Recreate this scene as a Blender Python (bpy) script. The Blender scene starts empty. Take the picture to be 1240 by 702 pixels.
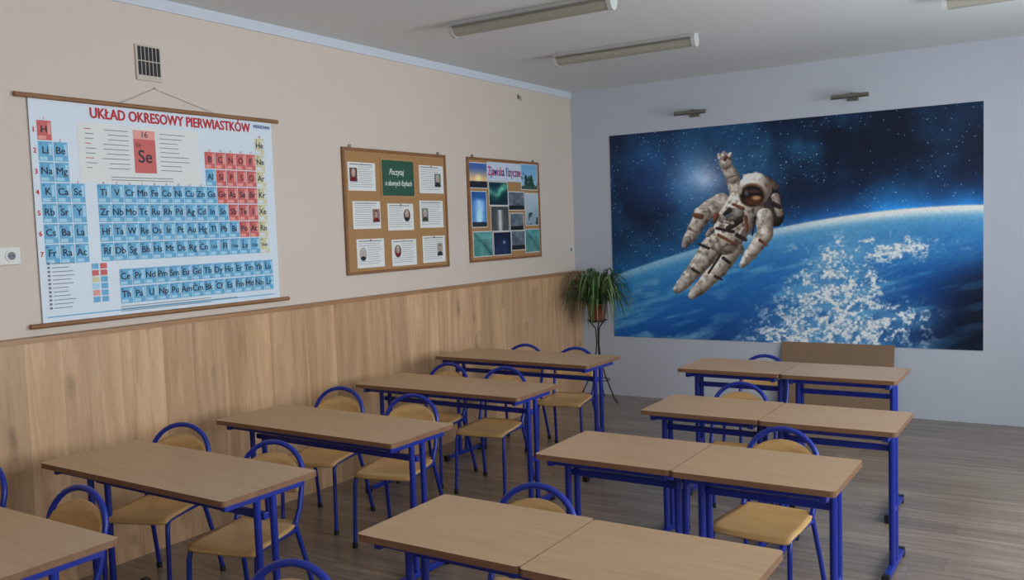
import bpy, math, random
import numpy as np
from mathutils import Vector, Matrix
random.seed(7)
scene = bpy.context.scene
COL = scene.collection

# ------------------------------------------------------------------ helpers
def lin(c):
    c = [x/255.0 for x in c[:3]]
    return tuple((x/12.92 if x <= 0.04045 else ((x+0.055)/1.055)**2.4) for x in c) + (1.0,)

def newmat(name):
    m = bpy.data.materials.new(name); m.use_nodes = True
    nt = m.node_tree
    return m, nt, nt.nodes['Principled BSDF']

def plain(name, rgb, rough=0.5, metal=0.0, var=0.06, scale=12.0, bump=0.0, spec=None):
    m, nt, b = newmat(name)
    b.inputs['Roughness'].default_value = rough
    b.inputs['Metallic'].default_value = metal
    if spec is not None: b.inputs['Specular IOR Level'].default_value = spec
    c = lin(rgb)
    tc = nt.nodes.new('ShaderNodeTexCoord')
    n = nt.nodes.new('ShaderNodeTexNoise'); n.inputs['Scale'].default_value = scale
    n.inputs['Detail'].default_value = 5
    nt.links.new(tc.outputs['Object'], n.inputs['Vector'])
    mx = nt.nodes.new('ShaderNodeMix'); mx.data_type = 'RGBA'
    mx.inputs['A'].default_value = tuple(x*(1-var) for x in c[:3])+(1,)
    mx.inputs['B'].default_value = tuple(min(1, x*(1+var)) for x in c[:3])+(1,)
    nt.links.new(n.outputs['Fac'], mx.inputs['Factor'])
    nt.links.new(mx.outputs['Result'], b.inputs['Base Color'])
    if bump:
        bp = nt.nodes.new('ShaderNodeBump'); bp.inputs['Strength'].default_value = bump
        bp.inputs['Distance'].default_value = 0.004
        n2 = nt.nodes.new('ShaderNodeTexNoise'); n2.inputs['Scale'].default_value = 90
        nt.links.new(tc.outputs['Object'], n2.inputs['Vector'])
        nt.links.new(n2.outputs['Fac'], bp.inputs['Height'])
        nt.links.new(bp.outputs['Normal'], b.inputs['Normal'])
    return m

def wood(name, dark, light, stretch, scale=6.0, rough=0.45, fine=60.0, plank=None, knots=False, seam=0.75, contrast=(0.3, 0.72), spec=None, pv=(0.86,1.1)):
    m, nt, b = newmat(name); L = nt.links
    b.inputs['Roughness'].default_value = rough
    if spec is not None: b.inputs['Specular IOR Level'].default_value = spec
    tc = nt.nodes.new('ShaderNodeTexCoord')
    vec = tc.outputs['Object']
    offs = None; seamfac = None
    if plank:
        sep = nt.nodes.new('ShaderNodeSeparateXYZ'); L.new(vec, sep.inputs[0])
        ax = 'XYZ'.index(plank[0]); al = 'XYZ'.index(plank[2])
        def M(op, a, bb=None):
            n = nt.nodes.new('ShaderNodeMath'); n.operation = op
            for i, x in enumerate((a, bb)):
                if x is None: continue
                if isinstance(x, (int, float)): n.inputs[i].default_value = x
                else: L.new(x, n.inputs[i])
            return n.outputs[0]
        q = M('DIVIDE', sep.outputs[ax], plank[1])
        idx = M('FLOOR', q); fr = M('FRACT', q)
        wn = nt.nodes.new('ShaderNodeTexWhiteNoise'); wn.noise_dimensions = '1D'; L.new(idx, wn.inputs['W'])
        q2 = M('ADD', M('DIVIDE', sep.outputs[al], plank[3]), M('MULTIPLY', wn.outputs['Value'], 5.0))
        idx2 = M('FLOOR', q2); fr2 = M('FRACT', q2)
        cmb = nt.nodes.new('ShaderNodeCombineXYZ'); L.new(idx, cmb.inputs[0]); L.new(idx2, cmb.inputs[1])
        wn2 = nt.nodes.new('ShaderNodeTexWhiteNoise'); wn2.noise_dimensions = '2D'; L.new(cmb.outputs[0], wn2.inputs['Vector'])
        w1 = 0.0022/plank[1]; w2 = 0.0022/plank[3]
        s1 = M('LESS_THAN', fr, w1); s2 = M('LESS_THAN', fr2, w2)
        seamfac = M('MAXIMUM', s1, s2)
        sc = nt.nodes.new('ShaderNodeVectorMath'); sc.operation = 'SCALE'; L.new(wn2.outputs['Color'], sc.inputs[0]); sc.inputs['Scale'].default_value = 11.0
        ad = nt.nodes.new('ShaderNodeVectorMath'); ad.operation = 'ADD'; L.new(vec, ad.inputs[0]); L.new(sc.outputs[0], ad.inputs[1])
        vec = ad.outputs[0]; offs = wn2.outputs['Value']
    mp = nt.nodes.new('ShaderNodeMapping'); mp.inputs['Scale'].default_value = stretch; L.new(vec, mp.inputs['Vector'])
    n1 = nt.nodes.new('ShaderNodeTexNoise'); n1.inputs['Scale'].default_value = scale; n1.inputs['Detail'].default_value = 6; n1.inputs['Distortion'].default_value = 1.2
    n2 = nt.nodes.new('ShaderNodeTexNoise'); n2.inputs['Scale'].default_value = fine; n2.inputs['Detail'].default_value = 3
    L.new(mp.outputs[0], n1.inputs['Vector']); L.new(mp.outputs[0], n2.inputs['Vector'])
    mm = nt.nodes.new('ShaderNodeMix'); mm.data_type = 'FLOAT'; mm.inputs['Factor'].default_value = 0.3
    L.new(n1.outputs['Fac'], mm.inputs['A']); L.new(n2.outputs['Fac'], mm.inputs['B'])
    rp = nt.nodes.new('ShaderNodeValToRGB')
    rp.color_ramp.elements[0].position = contrast[0]; rp.color_ramp.elements[0].color = lin(dark)
    rp.color_ramp.elements[1].position = contrast[1]; rp.color_ramp.elements[1].color = lin(light)
    L.new(mm.outputs['Result'], rp.inputs['Fac'])
    out = rp.outputs['Color']
    def mult(c, facsock, lo, hi):
        mr = nt.nodes.new('ShaderNodeMapRange'); mr.inputs['To Min'].default_value = lo; mr.inputs['To Max'].default_value = hi
        L.new(facsock, mr.inputs['Value'])
        vm = nt.nodes.new('ShaderNodeVectorMath'); vm.operation = 'SCALE'; L.new(c, vm.inputs[0]); L.new(mr.outputs[0], vm.inputs['Scale'])
        return vm.outputs[0]
    if offs is not None: out = mult(out, offs, pv[0], pv[1])
    if knots:
        mk = nt.nodes.new('ShaderNodeMapping'); mk.inputs['Scale'].default_value = (1, 4.0, 1.4); L.new(vec, mk.inputs['Vector'])
        nn = nt.nodes.new('ShaderNodeTexNoise'); nn.inputs['Scale'].default_value = 9; L.new(vec, nn.inputs['Vector'])
        na = nt.nodes.new('ShaderNodeVectorMath'); na.operation='SCALE'; na.inputs['Scale'].default_value=0.25; L.new(nn.outputs['Color'],na.inputs[0])
        nb = nt.nodes.new('ShaderNodeVectorMath'); nb.operation='ADD'; L.new(mk.outputs[0],nb.inputs[0]); L.new(na.outputs[0],nb.inputs[1])
        vo = nt.nodes.new('ShaderNodeTexVoronoi'); vo.inputs['Scale'].default_value = 1.25; L.new(nb.outputs[0], vo.inputs['Vector'])
        mr = nt.nodes.new('ShaderNodeMapRange'); mr.inputs['From Min'].default_value = 0.02; mr.inputs['From Max'].default_value = 0.17
        mr.inputs['To Min'].default_value = 0.55; mr.inputs['To Max'].default_value = 1.0; L.new(vo.outputs['Distance'], mr.inputs['Value'])
        vm = nt.nodes.new('ShaderNodeVectorMath'); vm.operation = 'SCALE'; L.new(out, vm.inputs[0]); L.new(mr.outputs[0], vm.inputs['Scale']); out = vm.outputs[0]
    if seamfac is not None: out = mult(out, seamfac, 1.0, seam)
    L.new(out, b.inputs['Base Color'])
    return m

def vcol_mat(name, rough=0.45, spec=0.3):
    m, nt, b = newmat(name)
    a = nt.nodes.new('ShaderNodeAttribute'); a.attribute_name = 'print'
    nt.links.new(a.outputs['Color'], b.inputs['Base Color'])
    b.inputs['Roughness'].default_value = rough
    b.inputs['Specular IOR Level'].default_value = spec
    return m

class MB:
    def __init__(s): s.v=[]; s.f=[]; s.m=[]; s.sm=[]; s.mats=[]
    def mi(s, mat):
        if mat not in s.mats: s.mats.append(mat)
        return s.mats.index(mat)
    def add(s, verts, faces, mat, smooth=False):
        o=len(s.v); k=s.mi(mat)
        s.v += [tuple(p) for p in verts]
        for f in faces: s.f.append([i+o for i in f]); s.m.append(k); s.sm.append(smooth)
    def box(s, x0,x1,y0,y1,z0,z1, mat, b=0.0):
        if b<=0:
            v=[(x,y,z) for z in (z0,z1) for y in (y0,y1) for x in (x0,x1)]
            s.add(v,[(0,2,3,1),(4,5,7,6),(0,1,5,4),(2,6,7,3),(0,4,6,2),(1,3,7,5)],mat)
        else:
            import bmesh
            bm=bmesh.new(); bmesh.ops.create_cube(bm,size=1)
            for q in bm.verts: q.co=Vector(((x0+x1)/2+q.co.x*(x1-x0),(y0+y1)/2+q.co.y*(y1-y0),(z0+z1)/2+q.co.z*(z1-z0)))
            bmesh.ops.bevel(bm,geom=bm.edges[:],offset=b,segments=2,affect='EDGES',profile=0.5)
            bm.verts.index_update()
            s.add([q.co.copy() for q in bm.verts],[[q.index for q in f.verts] for f in bm.faces],mat); bm.free()
    def prism(s, pts, vec, mat, side=None, smooth=False):
        n=len(pts); P=[Vector(p) for p in pts]; V=Vector(vec)
        s.add(P,[list(range(n))[::-1]],mat); s.add([p+V for p in P],[list(range(n))],mat)
        s.add(P+[p+V for p in P],[(i,(i+1)%n,(i+1)%n+n,i+n) for i in range(n)],side or mat,smooth)
    def tube(s, path, r, mat, seg=10, closed=False, squash=None):
        P=[Vector(p) for p in path]; n=len(P); rs=r if isinstance(r,(list,tuple)) else [r]*n
        T=[]
        for i in range(n):
            a=P[i-1] if (i>0 or closed) else P[i]; b=P[(i+1)%n] if (i<n-1 or closed) else P[i]
            T.append((b-a).normalized())
        up=Vector((0,0,1)) if abs(T[0].z)<0.9 else Vector((1,0,0))
        N=(up-T[0]*up.dot(T[0])).normalized(); V=[]
        for i in range(n):
            N=(N-T[i]*N.dot(T[i])).normalized(); B=T[i].cross(N)
            for k in range(seg):
                a=2*math.pi*k/seg; V.append(P[i]+(N*math.cos(a)+B*math.sin(a))*rs[i])
        F=[]
        for i in range(n if closed else n-1):
            j=(i+1)%n
            for k in range(seg):
                k2=(k+1)%seg; F.append((i*seg+k,i*seg+k2,j*seg+k2,j*seg+k))
        s.add(V,F,mat,True)
        if not closed:
            s.add(V[:seg],[list(range(seg))[::-1]],mat); s.add(V[-seg:],[list(range(seg))],mat)
    def lathe(s, prof, c, mat, seg=28):
        V=[];F=[];n=len(prof)
        for i,(r,z) in enumerate(prof):
            for k in range(seg):
                a=2*math.pi*k/seg; V.append((c[0]+r*math.cos(a),c[1]+r*math.sin(a),c[2]+z))
        for i in range(n-1):
            for k in range(seg):
                k2=(k+1)%seg; F.append((i*seg+k,i*seg+k2,(i+1)*seg+k2,(i+1)*seg+k))
        F.append(list(range(seg))[::-1]); F.append([(n-1)*seg+k for k in range(seg)])
        s.add(V,F,mat,True)
    def quad(s,a,b,c,d,mat): s.add([a,b,c,d],[(0,1,2,3)],mat)
    def text(s, txt, size, org, xd, yd, mat, align='CENTER', off=0.0, shear=0.0, sx=1.0):
        # off > 0 : bolder strokes, made by overlaying slightly shifted copies of the lettering
        me=text_mesh(txt,align,shear)
        X=Vector(xd)*size*sx; Y=Vector(yd)*size; O0=Vector(org)
        sh=[(0,0)] if off<=0 else [(0,0),(off,0),(-off,0),(0,off*.7),(0,-off*.7)]
        for k,(dx,dy) in enumerate(sh):
            O=O0+Vector(xd)*size*dx+Vector(yd)*size*dy+Vector((0.00004*k,0,0))
            s.add([O+X*v.co.x+Y*v.co.y for v in me.vertices],[list(p.vertices) for p in me.polygons],mat)
    def mesh(s,name):
        me=bpy.data.meshes.new(name); me.from_pydata(s.v,[],s.f)
        for m in s.mats: me.materials.append(m)
        me.polygons.foreach_set('material_index',s.m); me.polygons.foreach_set('use_smooth',s.sm)
        me.update(); return me
    def build(s,name,loc=(0,0,0),rz=0,parent=None):
        o=bpy.data.objects.new(name,s.mesh(name)); COL.objects.link(o)
        o.location=loc; o.rotation_euler=(0,0,rz)
        if parent: o.parent=parent
        return o

_tc={}
def text_mesh(txt,align,shear):
    k=(txt,align,shear)
    if k not in _tc:
        cu=bpy.data.curves.new('t','FONT'); cu.body=txt; cu.align_x=align; cu.align_y='CENTER'
        cu.resolution_u=3; cu.shear=shear; cu.size=1
        ob=bpy.data.objects.new('t',cu); COL.objects.link(ob)
        bpy.context.view_layer.update()
        _tc[k]=bpy.data.meshes.new_from_object(ob)
        bpy.data.objects.remove(ob); bpy.data.curves.remove(cu)
    return _tc[k]

def link(name, me, loc, rz=0):
    o=bpy.data.objects.new(name,me); COL.objects.link(o); o.location=loc; o.rotation_euler=(0,0,rz); return o

_rs=np.random.RandomState(3); _T=_rs.rand(256,256)
def vnoise(x,y):
    xi=np.floor(x).astype(int); yi=np.floor(y).astype(int); fx=x-xi; fy=y-yi
    fx=fx*fx*(3-2*fx); fy=fy*fy*(3-2*fy)
    g=lambda a,b:_T[a%256,b%256]
    return (g(xi,yi)*(1-fx)+g(xi+1,yi)*fx)*(1-fy)+(g(xi,yi+1)*(1-fx)+g(xi+1,yi+1)*fx)*fy
def fbm(x,y,o=5,p=0.5):
    s=0;a=1;t=0
    for i in range(o):
        s=s+a*vnoise(x*2**i+17*i,y*2**i+31*i); t+=a; a*=p
    return s/t
def sstep(a,b,x):
    t=np.clip((x-a)/(b-a),0,1); return t*t*(3-2*t)
def srgb2lin(a):
    a=np.clip(a,0,1); return np.where(a<=0.04045,a/12.92,((a+0.055)/1.055)**2.4)

def raster_mesh(name, items, mat):
    """items: list of (origin(top-left), u vector, v vector(down), img[ny,nx,3] srgb 0..1)"""
    VV=[];FF=[];CC=[];o=0
    for org,U,V,img in items:
        ny,nx,_=img.shape
        a,b=np.meshgrid(np.linspace(0,1,nx),np.linspace(0,1,ny))
        P=np.array(org)[None,None]+a[...,None]*np.array(U)+b[...,None]*np.array(V)
        VV.append(P.reshape(-1,3)); CC.append(srgb2lin(img).reshape(-1,3))
        idx=np.arange(nx*ny).reshape(ny,nx)+o
        FF.append(np.stack([idx[1:,:-1],idx[1:,1:],idx[:-1,1:],idx[:-1,:-1]],-1).reshape(-1,4)); o+=nx*ny
    V=np.concatenate(VV);F=np.concatenate(FF);C=np.concatenate(CC)
    me=bpy.data.meshes.new(name); me.vertices.add(len(V)); me.vertices.foreach_set('co',V.astype(np.float32).ravel())
    me.loops.add(F.size); me.loops.foreach_set('vertex_index',F.astype(np.int32).ravel())
    me.polygons.add(len(F)); me.polygons.foreach_set('loop_start',np.arange(0,F.size,4,dtype=np.int32))
    me.polygons.foreach_set('loop_total',np.full(len(F),4,dtype=np.int32))
    me.update(calc_edges=True)
    at=me.attributes.new('print','FLOAT_COLOR','POINT')
    at.data.foreach_set('color',np.concatenate([C,np.ones((len(C),1))],1).astype(np.float32).ravel())
    me.materials.append(mat); me.validate(); return me

# ------------------------------------------------------------------ materials
M_wallL=plain('plaster_cream',(212,197,185),0.75,var=0.025,scale=3,bump=0.15)
M_wallB=plain('plaster_lavender',(190,194,205),0.75,var=0.025,scale=3,bump=0.15)
M_white=plain('ceiling_paint',(222,223,224),0.85,var=0.03,scale=1.5,bump=0.1)
M_cove=plain('cornice_paint',(204,209,218),0.8,var=0.02)
M_floor=wood('floor_laminate',(108,93,80),(156,139,122),(0.5,7,1),3.0,0.27,40,plank=('Y',0.19,'X',1.3),seam=0.6)
M_wains=wood('wainscot_laminate',(176,132,95),(218,180,140),(6,6,0.45),2.2,0.42,30,plank=('Y',0.2,'Z',3.0),knots=True,seam=0.7,pv=(0.84,1.08))
M_trim=wood('wainscot_trim',(150,108,74),(180,136,96),(6,0.5,6),3,0.4,30)
M_top=wood('desk_laminate',(174,139,104),(196,163,127),(0.8,9,9),3.0,0.33,40,contrast=(0.25,0.8))
M_edge=wood('desk_edge_band_shaded',(108,76,54),(136,100,74),(0.8,9,9),3.0,0.4,40)  # brown banding, with the shade on the desk sides painted into its colour
M_ply=wood('beech_plywood',(190,146,90),(218,176,118),(1,6,6),3.0,0.32,40)
M_blue=plain('blue_powder_coat',(24,44,142),0.32,var=0.08,scale=20)
M_black=plain('black_plastic',(22,22,24),0.5)
M_metal=plain('brushed_metal',(150,148,140),0.35,metal=0.9)
M_cork=plain('cork',(170,128,84),0.9,var=0.28,scale=160,bump=0.3)
M_frame=wood('board_frame_wood',(120,82,50),(152,108,70),(6,6,2),3,0.5,30)
M_rod=wood('rod_wood',(128,88,56),(160,116,78),(6,1,6),3,0.5,30)
M_paper=plain('paper',(226,226,224),0.7,var=0.02)
M_canvas=plain('chart_vinyl',(216,225,236),0.5,var=0.02)
M_ink=plain('ink_dark',(30,36,60),0.6)
M_inkgrey=plain('ink_grey',(120,124,134),0.6)
M_red=plain('ink_red',(190,30,50),0.6)
M_redcell=plain('cell_red',(206,100,96),0.6,var=0.15,scale=40)
M_bluecell=plain('cell_blue',(104,172,212),0.6,var=0.18,scale=30)
M_bluecell2=plain('cell_blue_light',(166,210,232),0.6,var=0.1,scale=30)
M_redcell2=plain('cell_red_light',(230,156,148),0.6,var=0.1,scale=30)
M_yell=plain('cell_yellow',(212,206,166),0.6)
M_chalk=plain('green_chalkboard',(40,84,66),0.6,var=0.15)
M_chalkw=plain('chalk_white',(225,230,225),0.7)
M_lampw=plain('fixture_white',(190,190,188),0.5)
M_plug=plain('socket_white',(214,212,206),0.4)
M_vent=plain('vent_cream',(196,184,172),0.5)
M_gold=plain('frame_oak',(176,134,84),0.5)
M_print=vcol_mat('glossy_print',0.4,0.35)
M_photo=vcol_mat('photo_print',0.35,0.4)

# ------------------------------------------------------------------ room
W=6.0; D=8.29; CH=3.15; Y0=-1.8
b=MB(); b.box(-0.2,W+0.2,Y0-0.2,D+0.2,-0.12,0.0,M_floor); b.build('floor')
b=MB(); b.box(-0.2,W+0.2,Y0-0.2,D+0.2,CH,CH+0.12,M_white); b.build('ceiling')
b=MB(); b.box(-0.2,0,Y0-0.2,D+0.2,0,CH,M_wallL); b.build('wall_left')
b=MB(); b.box(0,W,D,D+0.2,0,CH,M_wallB); b.build('wall_back')
b=MB(); b.box(0,W,Y0-0.2,Y0,0,CH,M_wallL); b.build('wall_front')
wins=[(-1.1,0.9),(1.7,3.7),(4.5,6.5)]
b=MB(); b.box(W,W+0.2,Y0-0.2,D+0.2,0,0.9,M_wallB); b.box(W,W+0.2,Y0-0.2,D+0.2,2.8,CH,M_wallB)
ys=[Y0-0.2]+[q for w in wins for q in w]+[D+0.2]
for i in range(0,len(ys),2): b.box(W,W+0.2,ys[i],ys[i+1],0.9,2.8,M_wallB)
b.build('wall_right')
mg,nt,pb=newmat('window_glass'); nt.nodes.remove(pb)
tr=nt.nodes.new('ShaderNodeBsdfTransparent'); tr.inputs[0].default_value=(0.94,0.96,0.96,1)
gl=nt.nodes.new('ShaderNodeBsdfGlossy'); gl.inputs['Roughness'].default_value=0.02
ms=nt.nodes.new('ShaderNodeMixShader'); ms.inputs[0].default_value=0.06
nt.links.new(tr.outputs[0],ms.inputs[1]); nt.links.new(gl.outputs[0],ms.inputs[2]); nt.links.new(ms.outputs[0],nt.nodes['Material Output'].inputs[0])
for i,(a,c) in enumerate(wins):
    b=MB()
    for y in (a,(a+c)/2-0.03,c-0.06): b.box(W+0.08,W+0.14,y,y+0.06,0.9,2.8,M_plug)
    for z in (0.9,2.2,2.74): b.box(W+0.08,W+0.14,a,c,z,z+0.06,M_plug)
    b.box(W+0.105,W+0.112,a,c,0.9,2.8,mg)
    b.build('window_%d'%(i+1))
b=MB(); b.box(0,0.07,Y0,D,0,1.27,M_wains); b.box(0,0.08,Y0,D,1.27,1.295,M_trim); b.build('trim_1')
b=MB(); b.box(0,0.012,Y0,D,3.085,CH,M_cove); b.build('trim_2')

# ------------------------------------------------------------------ desks
def rrect(x0,x1,y0,y1,r,z,n=4):
    P=[]
    for cx,cy,a0 in ((x1-r,y1-r,0),(x0+r,y1-r,90),(x0+r,y0+r,180),(x1-r,y0+r,270)):
        for i in range(n+1):
            a=math.radians(a0+90*i/n); P.append((cx+r*math.cos(a),cy+r*math.sin(a),z))
    return P
def desk_mesh(w,H,name,d=0.5):
    b=MB(); h=w/2
    b.prism(rrect(-h,h,-d/2,d/2,0.018,H-0.024),(0,0,0.024),M_top,side=M_edge)
    for sx in (-1,1):
        x=sx*(h-0.055)
        for y in (-0.042,0.042): 
            b.tube([(x,y,0.03),(x,y,H-0.055)],0.0155,M_blue,12)
        b.box(x-0.012,x+0.012,-0.05,0.05,0.30,0.325,M_blue,0.003)
        b.box(x-0.016,x+0.016,-0.215,0.215,0.014,0.044,M_blue,0.006)
        b.box(x-0.018,x+0.018,-0.232,-0.195,0.0,0.048,M_black,0.004); b.box(x-0.018,x+0.018,0.195,0.232,0.0,0.048,M_black,0.004)
        b.box(x-0.014,x+0.014,-0.21,0.21,H-0.06,H-0.0245,M_blue,0.004)
    for y in (-0.195,0.17): b.box(-h+0.05,h-0.05,y,y+0.025,H-0.056,H-0.026,M_blue,0.003)
    b.box(-h+0.05,h-0.05,-0.0125,0.0125,H-0.15,H-0.12,M_blue,0.003)
    return b.mesh(name)
def at(name,me,x0,x1,y0,y1,r=0): return link(name,me,((x0+x1)/2,(y0+y1)/2,0),math.radians(r))
dd=desk_mesh(1.3,0.75,'double_desk'); ddh=desk_mesh(1.32,0.815,'double_desk_tall')
sd=desk_mesh(0.65,0.75,'single_desk'); sdh=desk_mesh(0.655,0.83,'single_desk_tall')
at('school_desk',dd,0.43,1.73,1.28,1.79)
at('school_desk',dd,0.43,1.73,2.235,2.735,-1)
at('school_desk',dd,0.43,1.73,3.23,3.74,-1)
at('school_desk',dd,0.37,1.67,4.44,4.95)
at('school_desk',ddh,0.37,1.69,5.33,5.83,-1)
for (x0,y0,me,w) in ((2.45,1.02,sd,.65),(2.44,2.19,sd,.65),(2.44,3.36,sd,.65),(2.48,4.41,sd,.65),(2.32,5.34,sdh,.655)):
    at('single_school_desk',me,x0,x0+w,y0,y0+0.5,0)
    at('single_school_desk',me,x0+w+0.003,x0+2*w+0.003,y0-0.01,y0+0.49,0)

# ------------------------------------------------------------------ chair
def chair_mesh():
    b=MB(); sh=0.43
    nx,ny=13,13
    def outline(u,v):
        x=(u-0.5)*0.38; y=(v-0.5)*0.38
        x*=1-0.10*v
        ex=abs(2*u-1); ey=abs(2*v-1)
        k=math.sqrt(1-0.5*(ex*ey)**4*0.35)
        z=sh-0.012*math.cos((u-0.5)*math.pi)*math.sin(v*math.pi)-0.02*max(0,1-v*5)**2+0.012*max(0,(v-0.8)*5)**2
        return x*k,y*k,z
    V=[];F=[]
    for j in range(ny):
        for i in range(nx): V.append(outline(i/(nx-1),j/(ny-1)))
    n=len(V); V+= [(x,y,z-0.011) for x,y,z in V]
    for j in range(ny-1):
        for i in range(nx-1):
            a=j*nx+i; F.append((a,a+1,a+nx+1,a+nx)); F.append((a+n,a+nx+n,a+nx+1+n,a+1+n))
    ring=[i for i in range(nx)]+[j*nx+nx-1 for j in range(1,ny)]+[(ny-1)*nx+i for i in range(nx-2,-1,-1)]+[j*nx for j in range(ny-2,0,-1)]
    for q in range(len(ring)):
        a=ring[q];c=ring[(q+1)%len(ring)]; F.append((a,a+n,c+n,c))
    b.add(V,F,M_ply,True)
    r=0.0115
    back=lambda z:0.175+0.10*max(0,(z-0.40))/0.4
    for s in (-1,1):
        b.tube([(s*0.18,-0.185,0.01),(s*0.174,-0.165,0.36),(s*0.17,-0.155,0.395),(s*0.162,-0.125,0.408),(s*0.156,0.0,0.408),(s*0.158,0.15,0.405),(s*0.16,0.175,0.40)],r,M_blue)
        b.tube([(s*0.16,0.16,0.44),(s*0.164,0.178,0.38),(s*0.176,0.225,0.22),(s*0.19,0.275,0.01)],r,M_blue)
        b.tube([(s*0.19,0.275,0.0),(s*0.189,0.271,0.03)],0.015,M_black); b.tube([(s*0.18,-0.185,0.0),(s*0.18,-0.183,0.03)],0.015,M_black)
    b.tube([(-0.16,-0.10,0.405),(0.16,-0.10,0.405)],0.009,M_blue); b.tube([(-0.16,0.165,0.405),(0.16,0.165,0.405)],0.009,M_blue)
    P=[(-0.16,0.16,0.42)]
    for z in (0.5,0.58,0.62): P.append((-0.166,back(z),z))
    for i in range(1,16):
        a=math.pi*(1-i/16.0); z=0.635+0.15*math.sin(a)
        P.append((0.168*math.cos(a),back(z),z))
    for z in (0.62,0.58,0.5): P.append((0.166,back(z),z))
    P.append((0.16,0.16,0.42))
    b.tube(P,0.0125,M_blue,12)
    N=16; rows=[]
    for j in range(7):
        t=j/6.0; row=[]
        for i in range(N+1):
            u=-1+2*i/N; x=0.158*u
            zt=0.63+0.105*math.sqrt(max(0,1-(0.97*u)**2)); zb=0.57-0.012*(1-u*u)
            z=zb+(zt-zb)*t
            y=back(z)+0.018*(1-u*u)-0.012
            row.append((x,y,z))
        rows.append(row)
    V=[p for r_ in rows for p in r_]; n=len(V); V+=[(x,y+0.009,z) for x,y,z in V]; F=[]
    w=N+1
    for j in range(6):
        for i in range(N):
            a=j*w+i; F.append((a,a+1,a+w+1,a+w)); F.append((a+n,a+w+n,a+w+1+n,a+1+n))
    ring=[i for i in range(w)]+[j*w+N for j in range(1,7)]+[6*w+i for i in range(N-1,-1,-1)]+[j*w for j in range(5,0,-1)]
    for q in range(len(ring)):
        a=ring[q];c=ring[(q+1)%len(ring)]; F.append((a,a+n,c+n,c))
    b.add(V,F,M_ply,True)
    return b.mesh('school_chair')
cm=chair_mesh()
for x,y,r in ((1.16,1.75,6),(0.33,1.80,4),(2.58,1.57,12),(0.58,2.73,20),(1.33,2.65,14),(0.60,3.88,15),(1.20,3.86,14),
              (0.62,4.95,5),(1.13,4.94,8),(0.62,6.04,8),(1.13,6.0,10),(2.79,2.57,4),(3.32,3.86,-4),(2.79,4.93,0),(2.6,6.07,2)):
    link('school_chair',cm,(x,y,0),math.radians(r))

# ------------------------------------------------------------------ periodic chart
rows=[(1,1,'H'),(1,18,'He')]
def rr(r,s,c0=1,sk=0):
    L=s.split(); 
    for i,e in enumerate(L): rows.append((r,c0+i,e))
rr(2,'Li Be'); rr(2,'B C N O F Ne',13); rr(3,'Na Mg'); rr(3,'Al Si P S Cl Ar',13)
rr(4,'K Ca Sc Ti V Cr Mn Fe Co Ni Cu Zn Ga Ge As Se Br Kr')
rr(5,'Rb Sr Y Zr Nb Mo Tc Ru Rh Pd Ag Cd In Sn Sb Te I Xe')
rr(6,'Cs Ba La Hf Ta W Re Os Ir Pt Au Hg Tl Pb Bi Po At Rn')
rr(7,'Fr Ra Ac Rf Db Sg Bh Hs Mt Ds Rg Cn Uut Fl Uup Lv Uus Uuo')
num={}
order='H He Li Be B C N O F Ne Na Mg Al Si P S Cl Ar K Ca Sc Ti V Cr Mn Fe Co Ni Cu Zn Ga Ge As Se Br Kr Rb Sr Y Zr Nb Mo Tc Ru Rh Pd Ag Cd In Sn Sb Te I Xe Cs Ba La Ce Pr Nd Pm Sm Eu Gd Tb Dy Ho Er Tm Yb Lu Hf Ta W Re Os Ir Pt Au Hg Tl Pb Bi Po At Rn Fr Ra Ac Th Pa U Np Pu Am Cm Bk Cf Es Fm Md No Lr Rf Db Sg Bh Hs Mt Ds Rg Cn Uut Fl Uup Lv Uus Uuo'.split()
for i,e in enumerate(order): num[e]=i+1
red='H B C N O F Si P S Cl Ge As Se Br Sb Te I Po At'.split(); noble='He Ne Ar Kr Xe Rn Uuo'.split()
b=MB()
XD=(0,1,0); ZD=(0,0,1)
def panel(bb,x,y0,y1,z0,z1,mat): bb.quad((x,y0,z0),(x,y1,z0),(x,y1,z1),(x,y0,z1),mat)
b.box(0.008,0.012,2.545,4.155,1.345,2.51,M_canvas)
for z,y0,y1 in ((2.515,2.475,4.205),(1.345,2.475,4.225)):
    b.tube([(0.018,y0,z),(0.018,y1,z)],0.013,M_rod)
b.tube([(0.012,3.06,2.525),(0.006,3.29,2.63),(0.012,3.71,2.525)],0.0012,M_inkgrey,6)
b.tube([(0.0,3.29,2.63),(0.018,3.29,2.635)],0.003,M_metal,6)
x1=0.0128;x2=0.0134;x3=0.014
b.text('UKŁAD OKRESOWY PIERWIASTKÓW',0.080,(x3,3.425,2.455),XD,ZD,M_red,off=0.032,sx=0.82)
b.text('MERIDIAN',0.030,(x3,4.07,2.470),XD,ZD,plain('ink_blue',(30,50,140),0.6),off=0.02)
def cell(y,z,e,w=0.076,h=0.1):
    m,m2=(M_redcell,M_redcell2) if e in red else ((M_yell,M_canvas) if e in noble else (M_bluecell,M_bluecell2))
    panel(b,x1,y-w/2,y+w/2,z-h/2,z+h/2,m)
    panel(b,x2,y-w/2+0.005,y+w/2-0.03,z-h/2+0.004,z-h/2+0.022,m2)
    panel(b,x2,y+w/2-0.02,y+w/2-0.004,z-h/2+0.03,z+h/2-0.01,m2)
    b.text(e,0.052 if len(e)<3 else 0.03,(x3,y-0.002,z+0.004),XD,ZD,M_ink,off=0.02)
    b.text(str(num[e]),0.017,(x3,y-w/2+0.013,z+h/2-0.014),XD,ZD,M_ink)
def cy(c): return 2.60+(c-1)*0.0815+0.02 if c<=3 else 2.93+(c-4)*0.0797
def rz(r): return 2.345-(r-1)*0.106
for r,c,e in rows: cell(cy(c),rz(r),e)
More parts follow.
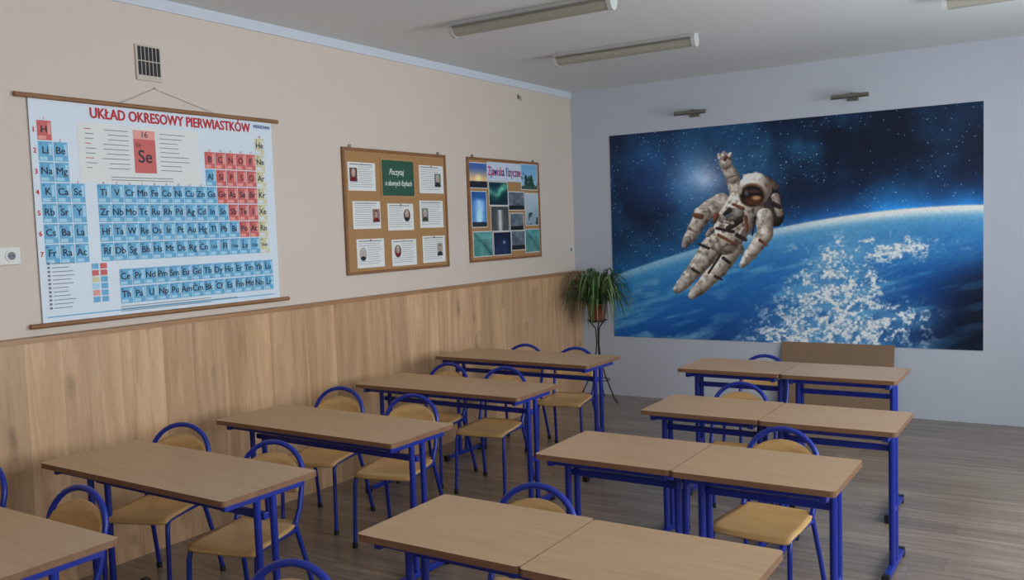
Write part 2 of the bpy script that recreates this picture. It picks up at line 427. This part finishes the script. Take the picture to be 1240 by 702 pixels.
for i,e in enumerate('Ce Pr Nd Pm Sm Eu Gd Tb Dy Ho Er Tm Yb Lu'.split()): cell(3.03+i*0.0797,1.565,e,h=0.092)
for i,e in enumerate('Th Pa U Np Pu Am Cm Bk Cf Es Fm Md No Lr'.split()): cell(3.03+i*0.0797,1.465,e,h=0.092)
for r in range(1,8): b.text(str(r),0.036,(x3,2.563,rz(r)),XD,ZD,M_red,off=0.03)
for c in range(1,19):
    zr=2.412 if c in(1,18) else (2.305 if c in(2,13,14,15,16,17) else 2.09)
    b.text(str(c),0.022,(x3,cy(c),zr-0.007),XD,ZD,M_red)
panel(b,x1,2.80,3.57,2.085,2.405,M_paper)
panel(b,x2,3.13,3.27,2.145,2.385,M_redcell); panel(b,x2+.0003,3.13,3.27,2.335,2.385,M_redcell2)
b.text('Se',0.10,(x3,3.20,2.235),XD,ZD,M_ink,off=0.015); b.text('34',0.036,(x3,3.158,2.30),XD,ZD,M_ink); b.text('16',0.046,(x3,3.20,2.36),XD,ZD,M_ink,off=0.015)
for k in range(9):
    z=2.370-k*0.026; l=random.uniform(0.12,0.2)
    panel(b,x2,3.10-l,3.10,z,z+0.004,M_inkgrey); panel(b,x2,2.84,2.84+random.uniform(0.03,0.07),z,z+0.004,M_red if k%3==0 else M_inkgrey)
    l=random.uniform(0.12,0.2); panel(b,x2,3.30,3.30+l,z,z+0.004,M_inkgrey)
for k in range(2): panel(b,x2,2.98,3.38,2.115-k*0.015,2.119-k*0.015,M_inkgrey)
for k in range(12):
    z=1.655-k*0.021; panel(b,x2,2.585,2.60,z,z+0.012,M_inkgrey); panel(b,x2,2.61,2.61+random.uniform(0.08,0.14),z+0.003,z+0.007,M_inkgrey)
for k,mm in enumerate((M_bluecell,M_redcell,M_yell,M_bluecell2,M_redcell2,M_bluecell)):
    panel(b,x2,2.83,2.87,1.62-k*0.036,1.65-k*0.036,mm); panel(b,x2,2.88,2.92,1.62-k*0.036,1.65-k*0.036,M_bluecell if k>1 else M_redcell)
for k in range(3): panel(b,x2,2.99,3.6+0.2*(k%2),1.40-k*0.012,1.404-k*0.012,M_inkgrey)
panel(b,x2,2.57,4.11,1.382,1.388,M_bluecell)
b.build('periodic_table_chart')

# ------------------------------------------------------------------ notice boards
def board(bb,y0,y1,z0,z1):
    bb.box(0.0,0.014,y0+0.01,y1-0.01,z0+0.01,z1-0.01,M_cork)
    t=0.022
    bb.box(0,0.022,y0,y0+t,z0,z1,M_frame,0.003); bb.box(0,0.022,y1-t,y1,z0,z1,M_frame,0.003)
    bb.box(0,0.022,y0+t,y1-t,z0,z0+t,M_frame,0.003); bb.box(0,0.022,y0+t,y1-t,z1-t,z1,M_frame,0.003)
    for y in (y0+0.09,y1-0.09): bb.box(0,0.012,y-0.012,y+0.012,z1,z1+0.022,M_metal,0.002)
def grid01(n,m):
    return np.meshgrid(np.linspace(0,1,n),np.linspace(0,1,m))
def portrait(bg=(150,140,130),hair=(60,50,44),coat=(50,48,52),oval=False,page=(226,226,224)):
    a,c=grid01(26,32); img=np.zeros(a.shape+(3,))+np.array(bg)/255.
    def put(mask,colr): 
        img[mask]=np.array(colr)/255.
    put(((a-0.5)/0.46)**2+((c-1.05)/0.42)**2<1,coat)
    put(((a-0.5)/0.25)**2+((c-0.36)/0.28)**2<1,hair)
    put(((a-0.5)/0.18)**2+((c-0.43)/0.23)**2<1,(196,166,146))
    put((abs(a-0.43)<0.03)&(abs(c-0.42)<0.015),(60,45,40)); put((abs(a-0.57)<0.03)&(abs(c-0.42)<0.015),(60,45,40))
    put((abs(a-0.5)<0.05)&(abs(c-0.55)<0.012),(130,80,70))
    if oval: put(((a-0.5)/0.5)**2+((c-0.5)/0.5)**2>1,page)
    return img
b=MB(); board(b,4.81,6.05,1.46,2.39)
sheets=[(4.86,5.16,2.077,2.285),(5.69,6.01,2.07,2.295),(4.895,5.2,1.795,2.0),(5.284,5.597,1.777,1.984),(5.68,5.99,1.79,2.01),(4.92,5.226,1.506,1.72),(5.316,5.617,1.5,1.706),(5.70,6.0,1.506,1.723)]
ports=[(0.06,0.3,'L'),(0.62,0.3,'R'),(0.7,0.25,'R'),(0.6,0.35,'R'),(0.08,0.3,'L'),(0.08,0.3,'L'),(0.1,0.3,'L'),(0.62,0.25,'R')]
items=[]
for k,(s,pt) in enumerate(zip(sheets,ports)):
    y0,y1,z0,z1=s; w=y1-y0;h=z1-z0
    b.box(0.014,0.0155,y0,y1,z0,z1,M_paper)
    py=y0+w*pt[0]; pw=w*0.27; ph=h*0.48; pz=z0+h*(0.72 if k%3 else 0.8)
    items.append(((0.0163,py,pz),(0,pw,0),(0,0,-ph),portrait(bg=random.choice([(150,120,110),(120,120,118),(175,170,165),(110,70,60)]),hair=random.choice([(60,50,44),(190,185,178),(90,80,72)]),coat=random.choice([(40,40,46),(110,30,34),(70,66,60)]),oval=k in(3,5,6))))
    for j in range(11):
        z=z1-0.018-j*(h-0.03)/11
        a0,a1=y0+0.02,y1-0.02-random.uniform(0,0.05)
        if pz-ph-0.005<z<pz+0.008:
            if pt[2]=='L': a0=py+pw+0.012
            else: a1=py-0.012
        if a1-a0>0.02: panel(b,0.0162,a0,a1,z,z+(0.005 if j==0 else 0.0028),M_ink if j==0 else M_inkgrey)
    b.tube([(0.0155,(y0+y1)/2,z1-0.008),(0.022,(y0+y1)/2,z1-0.008)],0.005,M_red if k%2 else M_plug,8)
b.box(0.014,0.02,5.217,5.628,2.03,2.33,M_gold); b.box(0.0195,0.0215,5.232,5.613,2.045,2.315,M_chalk)
b.text('Poczytaj',0.066,(0.0222,5.40,2.225),XD,ZD,M_chalkw,shear=0.3,off=0.012,sx=0.8); b.text('o sławnych fizykach',0.060,(0.0222,5.422,2.14),XD,ZD,M_chalkw,shear=0.3,off=0.012,sx=0.68)
b1=b.build('physicists_notice_board')
o=bpy.data.objects.new('portrait_prints',raster_mesh('portraits',items,M_photo)); COL.objects.link(o); o.parent=b1

b=MB(); board(b,6.365,7.575,1.475,2.395)
def pic(kind,n=40,m=40):
    a,c=grid01(n,m); f=fbm(a*4+random.random()*50,c*4+random.random()*50); I=np.zeros(a.shape+(3,))
    def g(c0,c1,t): return np.array(c0)/255.*(1-t[...,None])+np.array(c1)/255.*t[...,None]
    if kind=='sunset':
        I=g((70,104,170),(236,200,150),sstep(0.1,0.7,c)); I[c>0.72+0.05*f]=np.array((30,34,50))/255.; gl=np.exp(-((a-.5)**2+(c-.62)**2)/.02); I+=gl[...,None]*np.array((.5,.3,.1))
    elif kind=='tree':
        I=g((110,170,215),(170,205,225),c); I[(f+c*0.8>1.0)]=np.array((40,70,60))/255.; I[c>.85]=np.array((60,90,80))/255.
    elif kind=='geyser':
        I=g((40,90,160),(100,150,200),c); w=np.exp(-((a-.5)/(0.08+0.25*(1-abs(c-.4))))**2)*sstep(0.15,0.3,c)*(0.5+f); I+=w[...,None]*0.5; I[c>.85]=np.array((40,50,60))/255.
    elif kind=='aurora':
        w=np.exp(-((c-.35-.2*np.sin(a*5))/.2)**2); I=g((14,50,62),(110,200,170),w*f*1.5)
    elif kind=='storm':
        I=g((50,62,80),(150,160,170),f); I[c>.75]=np.array((30,36,34))/255.
    elif kind=='fog':
        I=g((190,205,215),(120,150,170),c*f*1.3); I[(f<0.42)&(c>.6)]=np.array((60,80,80))/255.
    elif kind=='fall':
        I=g((60,62,66),(96,100,100),f); w=np.exp(-((a-.5)/.12)**2)*(c>.15); I+=w[...,None]*0.5
    elif kind=='green':
        I=g((50,110,112),(120,176,170),f); I[c<.3]*=1.15; I=I*(1-0.25*np.exp(-((a-c)/.1)**2))[...,None]
    elif kind=='night':
        I=g((16,24,52),(44,60,100),c*f*1.5); I+=np.exp(-((a-.6)**2+(c-.45)**2)/.006)[...,None]*0.5
    return np.clip(I,0,1)
pics=[(6.385,6.665,2.13,2.345,'sunset'),(7.245,7.54,2.13,2.365,'tree'),(6.41,6.64,1.785,2.095,'geyser'),(6.69,6.998,1.98,2.185,'aurora'),
      (7.01,7.285,1.935,2.10,'storm'),(7.305,7.54,1.79,2.09,'fog'),(6.71,7.0,1.745,1.965,'fall'),(7.03,7.26,1.745,1.90,'storm'),
      (6.42,6.715,1.525,1.74,'green'),(6.74,7.025,1.525,1.73,'night'),(7.04,7.275,1.56,1.735,'storm'),(7.29,7.55,1.53,1.745,'green')]
items=[]
for y0,y1,z0,z1,k in pics:
    b.box(0.014,0.0152,y0-0.006,y1+0.006,z0-0.006,z1+0.006,M_paper)
    items.append(((0.0156,y0,z1),(0,y1-y0,0),(0,0,z0-z1),pic(k)))
b.box(0.014,0.017,6.67,7.24,2.195,2.365,plain('banner_paper',(200,212,228),0.7))
cols=[plain('letter_pink',(206,60,120),0.6),plain('letter_blue',(40,80,170),0.6),plain('letter_red',(190,50,60),0.6),plain('letter_navy',(50,50,110),0.6)]
def multi(bb,txt,y,z,sz,st):
    for i,ch in enumerate(txt):
        wch=0.55 if ch in 'ji ' else (1.25 if ch in 'wZ' else 1)
        # common baseline: the letters of a word are laid out from one string's vertical metrics
        if ch!=' ':
            dz={'j':-0.006*0,'y':0}.get(ch,0)
            bb.text(ch,sz,(0.0178,y+st*wch/2,z+dz),XD,ZD,cols[i%4],off=0.03,sx=0.62)
        y+=st*wch
_old=text_mesh
def text_mesh(txt,align,shear):
    # single letters keep their baseline (no per-glyph vertical centring)
    k=(txt,align,shear,'b')
    if len(txt)==1 and txt.isalpha() and BASE[0]:
        if k not in _tc:
            cu=bpy.data.curves.new('t','FONT'); cu.body=txt; cu.align_x=align; cu.resolution_u=3; cu.size=1
            ob=bpy.data.objects.new('t',cu); COL.objects.link(ob); bpy.context.view_layer.update()
            _tc[k]=bpy.data.meshes.new_from_object(ob); bpy.data.objects.remove(ob); bpy.data.curves.remove(cu)
        return _tc[k]
    return _old(txt,align,shear)
BASE=[True]
multi(b,'Zjawiska fizyczne',6.68,2.245,0.115,0.0355)
BASE[0]=False
b2=b.build('phenomena_notice_board')
o=bpy.data.objects.new('photo_prints',raster_mesh('photos',items,M_photo)); COL.objects.link(o); o.parent=b2

# ------------------------------------------------------------------ mural (flat print)
def mural_image(nx,ny):
    src=[(0,0),(1,0),(1,1),(0,1)]; dst=[(739,165),(1190,122),(1191,424),(744,407)]
    A=[];B=[]
    for (s,t),(a,c) in zip(src,dst):
        A.append([s,t,1,0,0,0,-a*s,-a*t]);B.append(a); A.append([0,0,0,s,t,1,-c*s,-c*t]);B.append(c)
    h=np.linalg.solve(np.array(A,float),np.array(B,float))
    s,t=np.meshgrid(np.linspace(0,1,nx),np.linspace(0,1,ny))
    w=h[6]*s+h[7]*t+1; a=(h[0]*s+h[1]*t+h[2])/w; c=(h[3]*s+h[4]*t+h[5])/w
    def col(r,g,b_): return np.array((r,g,b_))/255.
    def mix(I,C,m): return I*(1-m[...,None])+C*m[...,None]
    f1=fbm(a/60,c/60,6); f2=fbm(a/25+9,c/25+3,5)
    I=np.zeros(a.shape+(3,))+col(8,20,46)
    I=mix(I,col(18,68,108),sstep(0.34,0.72,f1)*0.95*(1-sstep(1000,1190,a)*0.5))
    I=mix(I,col(70,130,160),sstep(0.2,0.45,f2*f1)*0.5*np.exp(-((a-980)/130)**2)*np.exp(-((c-(190-0.15*(a-980)))/36)**2))
    d2=((a-853)/34)**2+((c-216)/26)**2
    I=I+np.exp(-d2)[...,None]*col(190,145,128)*0.42+np.exp(-d2*6)[...,None]*col(255,225,205)*0.28+np.exp(-d2/5)[...,None]*col(60,75,100)*0.45
    d3=((a-790)/40)**2+((c-215)/40)**2; I+=np.exp(-d3)[...,None]*col(20,60,100)*0.6
    rs=np.random.RandomState(11); W_=a.shape
    for k in range(5600):
        i=rs.randint(1,W_[0]-2); j=rs.randint(1,W_[1]-2)
        br=rs.rand()**5*0.9+0.12; cc=np.array((0.75,0.9,1.0))*br
        if f1[i,j]<0.45 and rs.rand()<0.75: continue
        I[i,j]+=cc
        if br>0.4: I[i-1,j]+=cc*.5;I[i+1,j]+=cc*.5;I[i,j-1]+=cc*.5;I[i,j+1]+=cc*.5
    bh=333-0.27*(a-745)+0.00040*(a-745)*(a-1000)
    d=(c-bh)*0.95
    gx=0.35+0.65*sstep(840,1080,a)
    I+=np.exp(np.minimum(d,0)/18.)[...,None]*col(50,140,215)[None,None]*(0.85*gx)[...,None]*(d<0)[...,None]
    E=np.zeros_like(I)+col(26,102,188)
    E=mix(E,col(12,62,138),sstep(40,130,d)); E=mix(E,col(3,14,38),sstep(1070,1190,a+ (c-380)*0.6)*sstep(35,90,d))
    E=mix(E,col(4,26,66),sstep(80,130,d)*(1-sstep(760,960,a))*0.6)
    E=mix(E,col(60,160,222),np.exp(-d/38.)*0.9)
    E=mix(E,col(180,226,244),np.exp(-d/17.)*gx)
    E=mix(E,col(252,255,255),np.exp(-((d-3)/6.)**2)*gx)
    u=(a-745)*0.97-(c-333)*0.25; v=(c-333)*0.97+(a-745)*0.25
    st=fbm(u/70,v/12,5); E=mix(E,col(110,184,228),sstep(0.5,0.72,st)*0.65*sstep(10,40,d)*(1-sstep(1080,1160,a)*.7))
    sw=fbm(u/40+3,v/16+8+2*fbm(u/60,v/60,3),5); E=mix(E,col(160,206,232),sstep(0.52,0.70,sw)*0.6*np.exp(-((a-805)/70)**2)*sstep(10,30,d))
    axx=(c-300)/110.; cxm=1012+(c-345)*(-0.10); wd=32+axx*62
    env=np.exp(-((a-cxm)/wd)**2)*sstep(274,318,c); env=np.maximum(env,np.exp(-((a-1060)/85)**2-((c-300)/17)**2)*0.85)
    env=np.maximum(env,0.75*np.exp(-((a-1085)/45)**2-((c-385)/22)**2))
    E=mix(E,col(110,178,224),np.clip(env*1.3,0,1)*0.75*(0.35+fbm(a/12,c/10,5)))
    # granular cumulus: rounded cells from overlapping noise
    cl=fbm(a/13+1.6*fbm(a/30,c/30,3),c/10,4,0.6); gr=fbm(a/3.2+9,c/2.8,3,0.6)
    m=sstep(0.50,0.70,cl*0.72+gr*0.30+env*0.20-0.08)
    cc=mix(np.zeros_like(I)+col(150,184,214),col(252,254,255),sstep(0.3,0.62,gr))
    mm=m*np.clip(env*2.2-0.1,0,1)*0.97
    E=E*(1-mm[...,None])+cc*mm[...,None]
    inside=sstep(-1.2,1.2,d); I=mix(I,E,inside)
    # ---------------- astronaut
    fold=fbm(a/4.0+5,c/4.0,4)
    def blob(I,p0,p1,r0,r1,base,soft=0.9,rings=0,foldamt=0.5,amb=0.5):
        p0=np.array(p0,float);p1=np.array(p1,float);dv=p1-p0;LL=max((dv**2).sum(),1e-6)
        t=np.clip(((a-p0[0])*dv[0]+(c-p0[1])*dv[1])/LL,0,1)
        qx=a-(p0[0]+t*dv[0]);qy=c-(p0[1]+t*dv[1]); r=r0+(r1-r0)*t; dist=np.sqrt(qx**2+qy**2)
        wob=r*(1+0.2*(fbm(a/6,c/6,2)-0.5)); mask=1-sstep(wob-soft,wob+soft*0.3,dist)
        nx_=qx/r;ny_=qy/r; nz=np.sqrt(np.clip(1-nx_**2-ny_**2,0,1))
        li=np.clip(-0.45*ny_-0.4*nx_+0.62*nz,0,1)
        sh=amb+0.68*li; sh=sh*(1-foldamt*np.clip(0.56-fold,0,1)*2)
        if rings: sh=sh*(0.95+0.05*np.cos(t*rings*2*math.pi))
        tint=np.stack([sh,sh**1.12,sh**1.2],-1)
        return mix(I,np.clip(col(*base)[None,None]*tint,0,1.1),mask)
    WH=(250,238,226); GR=(176,164,158); DK=(60,50,52); BR=(140,84,62)
    I=blob(I,(928,228),(938,262),14,12,(80,72,78),amb=0.35)
    I=blob(I,(939,238),(944,258),5.5,5,(196,180,166)); I=blob(I,(930,218),(940,226),5,4,(120,100,90))
    I=blob(I,(936,246),(944,250),3.5,3,DK)
    I=blob(I,(894,236),(887,214),11,9,WH,rings=2); I=blob(I,(887,214),(880,201),8.5,7.5,WH,rings=2)
    I=blob(I,(879,197),(878,191),8.5,7,WH); I=blob(I,(872,191),(871,187),3,2.4,WH); I=blob(I,(877,188),(877,185),3,2.6,WH); I=blob(I,(883,189),(885,186),3,2.4,WH)
    I=blob(I,(878,193),(880,190),2.2,2,BR,amb=.4); I=blob(I,(882,214),(892,211),2,2,GR)
    I=blob(I,(874,245),(851,259),12.5,11,WH,rings=2); I=blob(I,(851,259),(835,288),10.5,7.5,WH,rings=3); I=blob(I,(832,291),(829,297),6,4,GR)
    I=blob(I,(849,262),(841,260),3.5,3,BR,foldamt=.2); I=blob(I,(843,280),(834,276),2,2,GR)
    I=blob(I,(886,300),(870,325),14.5,11.5,WH,rings=2); I=blob(I,(870,325),(846,350),11,8,WH,rings=3); I=blob(I,(843,352),(838,357),7.5,5.5,(230,222,214))
    I=blob(I,(868,292),(850,316),14.5,11.5,WH,rings=2); I=blob(I,(850,316),(828,343),11,8,WH,rings=3); I=blob(I,(825,345),(820,350),7.5,5.5,(236,228,220))
    I=blob(I,(874,306),(858,330),1.6,1.6,DK,amb=.2)
    I=blob(I,(902,250),(878,288),24,20,WH,foldamt=0.7)
    I=blob(I,(926,262),(926,284),11,10,WH,rings=2); I=blob(I,(926,284),(908,308),9.5,7.5,WH,rings=3); I=blob(I,(905,312),(899,320),6.5,4.5,WH)
    for p,q,r0,cl_ in (((894,258),(876,264),8,GR),((884,254),(878,259),3.5,DK),((896,266),(882,276),4.5,DK),((868,260),(865,268),3.5,BR),((903,262),(905,278),2.5,BR),
                       ((888,280),(868,276),2.5,DK),((862,278),(857,284),4,GR),((893,284),(903,290),3,DK),((870,284),(892,296),2.2,BR),((915,262),(911,284),1.8,DK),((858,300),(846,295),2.2,DK),
                       ((876,312),(884,318),2.5,DK),((900,252),(888,247),2.5,BR),((920,290),(928,296),2.2,BR),((846,330),(838,325),2,DK),((866,334),(874,338),2,DK),((878,268),(888,270),2.5,(220,210,200)),((880,262),(886,260),2,(120,140,170)),((900,276),(896,282),2.5,(230,220,210))):
        I=blob(I,p,q,r0,r0*0.8,cl_,foldamt=.6)
    I=blob(I,(914,229),(913,227),20.5,19.5,(252,244,236),foldamt=0.15)
    def ell(I,x,y,rx,ry,C,soft=.12,ang=0):
        ca,sa=math.cos(ang),math.sin(ang); X_=(a-x)*ca+(c-y)*sa; Y_=-(a-x)*sa+(c-y)*ca
        q=np.sqrt((X_/rx)**2+(Y_/ry)**2); return mix(I,C,1-sstep(1-soft,1+soft,q))
    I=ell(I,911,236,16,14.5,col(120,88,66)); I=ell(I,911,237,14.2,12.4,col(26,18,18)); I=ell(I,912,243,11,5,col(92,52,34),.5); I=ell(I,916,239,5,2.5,col(214,160,110),.6); I=ell(I,904,233,2.5,3.5,col(110,96,100),.6); I=ell(I,913,231,7,2.2,col(84,60,58),.6)
    I=ell(I,896,230,3,5,col(196,176,156),.3); I=ell(I,929,224,3.5,3,col(130,100,80),.3,0.6); I=ell(I,916,213,7,3,col(255,250,244),.5,-0.1)
    g=fbm(a/2.5,c/2.5,3); I=I*(0.93+0.14*g)[...,None]
    return np.clip(I,0,1)
img=mural_image(900,545)
mx0,mx1,mz0,mz1=0.445,3.825,0.615,2.665
b=MB(); b.box(mx0,mx1,D-0.006,D,mz0,mz1,M_paper); mo=b.build('space_astronaut_mural')
o=bpy.data.objects.new('mural_print',raster_mesh('mural_print',[((mx0,D-0.0075,mz1),(mx1-mx0,0,0),(0,0,mz0-mz1),img)],M_print)); COL.objects.link(o); o.parent=mo

# ------------------------------------------------------------------ picture lights
def picture_light():
    b=MB()
    b.tube([(-0.15,-0.14,0),(0.15,-0.14,0)],0.019,M_metal,14); b.tube([(-0.155,-0.14,0),(-0.15,-0.14,0)],0.021,M_metal,14); b.tube([(0.15,-0.14,0),(0.155,-0.14,0)],0.021,M_metal,14)
    b.tube([(0.0,-0.14,0.0),(0.0,-0.11,0.028),(0,-0.06,0.035),(0,-0.01,0.01)],0.007,M_metal)
    b.box(-0.05,0.05,-0.018,0,-0.03,0.04,M_metal,0.004)
    return b.mesh('picture_light')
pl=picture_light()
link('picture_light',pl,(1.36,D,2.80)); link('picture_light',pl,(2.81,D,2.80))

# ------------------------------------------------------------------ ceiling fixtures
M_diff=plain('ribbed_diffuser',(160,156,144),0.3,var=0.1,scale=60)
def fixture():
    b=MB(); L=0.6
    b.box(-L,L,-0.04,0.04,-0.035,0.0,M_lampw,0.004)
    P=[]
    for i in range(13):
        a=math.pi+math.pi*i/12; P.append((-L+0.03,0.047*math.cos(a),-0.035+0.058*math.sin(a)))
    b.prism(P,(2*L-0.06,0,0),M_diff,smooth=False)
    for x in (-L,L-0.03):
        P=[]
        for i in range(13):
            a=math.pi+math.pi*i/12; P.append((x,0.053*math.cos(a),-0.033+0.066*math.sin(a)))
        b.prism(P,(0.03,0,0),M_lampw)
    for y in (-0.052,0.052): b.box(-L+0.03,L-0.03,y-0.003,y+0.003,-0.045,-0.03,M_metal)
    return b.mesh('fluorescent_ceiling_light')
fx=fixture()
for x,y in ((1.52,4.97),(1.50,6.4),(4.34,6.42),(4.34,4.97),(1.52,3.45),(4.34,3.45)): link('fluorescent_ceiling_light',fx,(x,y,CH))

# ------------------------------------------------------------------ vent, sockets
b=MB(); b.box(0,0.012,3.18,3.345,2.67,2.87,M_vent,0.003)
for r_ in range(2):
    for k in range(6):
        y=3.193+k*0.0245; z0=2.70+r_*0.083; b.box(0.0115,0.0135,y,y+0.019,z0,z0+0.077,M_black)
b.build('ventilation_grille')
def socket(name,y,z,n):
    b=MB(); b.box(0,0.012,y-0.045*n,y+0.045*n,z-0.045,z+0.045,M_plug,0.004)
    for k in range(n):
        yc=y+(k-(n-1)/2)*0.085
        for i,(r0,m) in enumerate(((0.03,M_plug),(0.02,M_inkgrey))):
            P=[(0.012+0.001*i,yc+r0*math.cos(q*math.pi/10),z+r0*math.sin(q*math.pi/10)) for q in range(20)]
            b.prism(P,(0.004,0,0),m)
        for dy in (-0.008,0.008): b.tube([(0.016,yc+dy,z),(0.0185,yc+dy,z)],0.003,M_black,8)
    b.build(name)
socket('wall_socket',2.365,1.71,2); socket('wall_socket',8.19,1.52,1)
b=MB(); b.tube([(0,7.26,3.0),(0.03,7.26,3.0),(0.03,7.26,2.96)],0.005,M_metal); b.box(0,0.006,7.245,7.275,2.98,3.02,M_metal); b.build('wall_hook')

# ------------------------------------------------------------------ leaning panel
M_hard=plain('hardboard',(134,108,84),0.7,var=0.1,scale=5)
b=MB()
b.prism([(2.17,D-0.13,0.0),(3.14,D-0.13,0.0),(3.14,D-0.012,0.63),(2.17,D-0.012,0.63)],(0,-0.012,0.002),M_hard); b.build('leaning_hardboard_panel')

# ------------------------------------------------------------------ plant
px,py=0.43,7.93
M_pot=plain('terracotta',(120,62,44),0.5); M_soil=plain('soil',(40,30,24),0.9)
b=MB()
for k in range(3):
    a=math.radians(90+120*k+15); ca,sa=math.cos(a),math.sin(a)
    b.tube([(px+0.24*ca,py+0.24*sa,0.006),(px+0.20*ca,py+0.20*sa,0.05),(px+0.09*ca,py+0.09*sa,0.26),(px+0.03*ca,py+0.03*sa,0.42),(px+0.012*ca,py+0.012*sa,0.6),(px+0.02*ca,py+0.02*sa,0.74),(px+0.09*ca,py+0.09*sa,0.82)],0.007,M_black,8)
b.tube([(px+0.095*math.cos(q*math.pi/12),py+0.095*math.sin(q*math.pi/12),0.82) for q in range(24)],0.006,M_black,8,closed=True)
b.tube([(px+0.11*math.cos(q*math.pi/12),py+0.11*math.sin(q*math.pi/12),0.22) for q in range(24)],0.005,M_black,8,closed=True)
b.lathe([(0.02,0.80),(0.07,0.80),(0.078,0.84),(0.098,0.97),(0.104,0.97),(0.106,0.99),(0.098,0.99),(0.092,0.96),(0.01,0.955)],(px,py,0),M_pot)
M_l1=plain('leaf_green',(50,82,38),0.45,var=0.3,scale=8); M_l2=plain('leaf_pale',(104,130,76),0.45,var=0.2,scale=8)
for k in range(210):
    ang=random.uniform(0,2*math.pi); L=random.uniform(0.15,0.45); up=random.uniform(0.10,0.40); dr=random.uniform(0.1,0.6)
    ca,sa=math.cos(ang),math.sin(ang)
    R=L
    if px+ca*R<0.10: R=min(R,(px-0.10)/max(1e-3,-ca))
    if py+sa*R>D-0.04: R=min(R,(D-0.04-py)/max(1e-3,sa))
    w=random.uniform(0.007,0.012); V=[];F=[]; n=10
    for i in range(n+1):
        t=i/n; rr_=R*(1-(1-t)**1.6); z=0.96+up*math.sin(min(1,t*1.35)*math.pi*0.62)*1.0-dr*max(0,t-0.35)**2*1.3
        c_=Vector((px+ca*(0.02+rr_*0.95),py+sa*(0.02+rr_*0.95),z)); ww=w*(1-t**2.2)+0.0008
        s_=Vector((-sa,ca,0))*ww; V+=[c_-s_,c_+Vector((0,0,-ww*0.5)),c_+s_]
    for i in range(n):
        a=i*3; F+=[(a,a+1,a+4,a+3),(a+1,a+2,a+5,a+4)]
    b.add(V,F,M_l1 if k%3 else M_l2,True)
b.build('potted_spider_plant')

# ------------------------------------------------------------------ lights
wd=bpy.data.worlds.new('World'); scene.world=wd; wd.use_nodes=True
bg=wd.node_tree.nodes['Background']; bg.inputs[0].default_value=(0.74,0.81,0.9,1); bg.inputs[1].default_value=2.4
for i,(a,c) in enumerate(wins):
    ld=bpy.data.lights.new('window_daylight','AREA'); ld.shape='RECTANGLE'; ld.size=c-a; ld.size_y=1.9; ld.energy=(56,106,158)[i]; ld.color=(0.92,0.96,1.0)
    lo=bpy.data.objects.new('window_daylight',ld); COL.objects.link(lo); lo.location=(W+0.3,(a+c)/2,1.80)
    lo.rotation_euler=Vector((-1,0,0.12)).to_track_quat('-Z','Z').to_euler()

# ------------------------------------------------------------------ camera
Xc=Vector((1695,16,-1080)).normalized(); Yc=Vector((689,-98,1080)).normalized(); Yc=(Yc-Xc*Yc.dot(Xc)).normalized(); Zc=Xc.cross(Yc)
R=Matrix(((Xc.x,-Xc.y,-Xc.z),(Yc.x,-Yc.y,-Yc.z),(Zc.x,-Zc.y,-Zc.z)))
cd=bpy.data.cameras.new('camera'); cam=bpy.data.objects.new('camera',cd); COL.objects.link(cam)
cd.sensor_width=36; cd.lens=1080/1240*36; cd.clip_end=100
cam.matrix_world=Matrix.Translation((4.5,0,1.76))@R.to_4x4()
scene.camera=cam
scene.view_settings.view_transform='Standard'
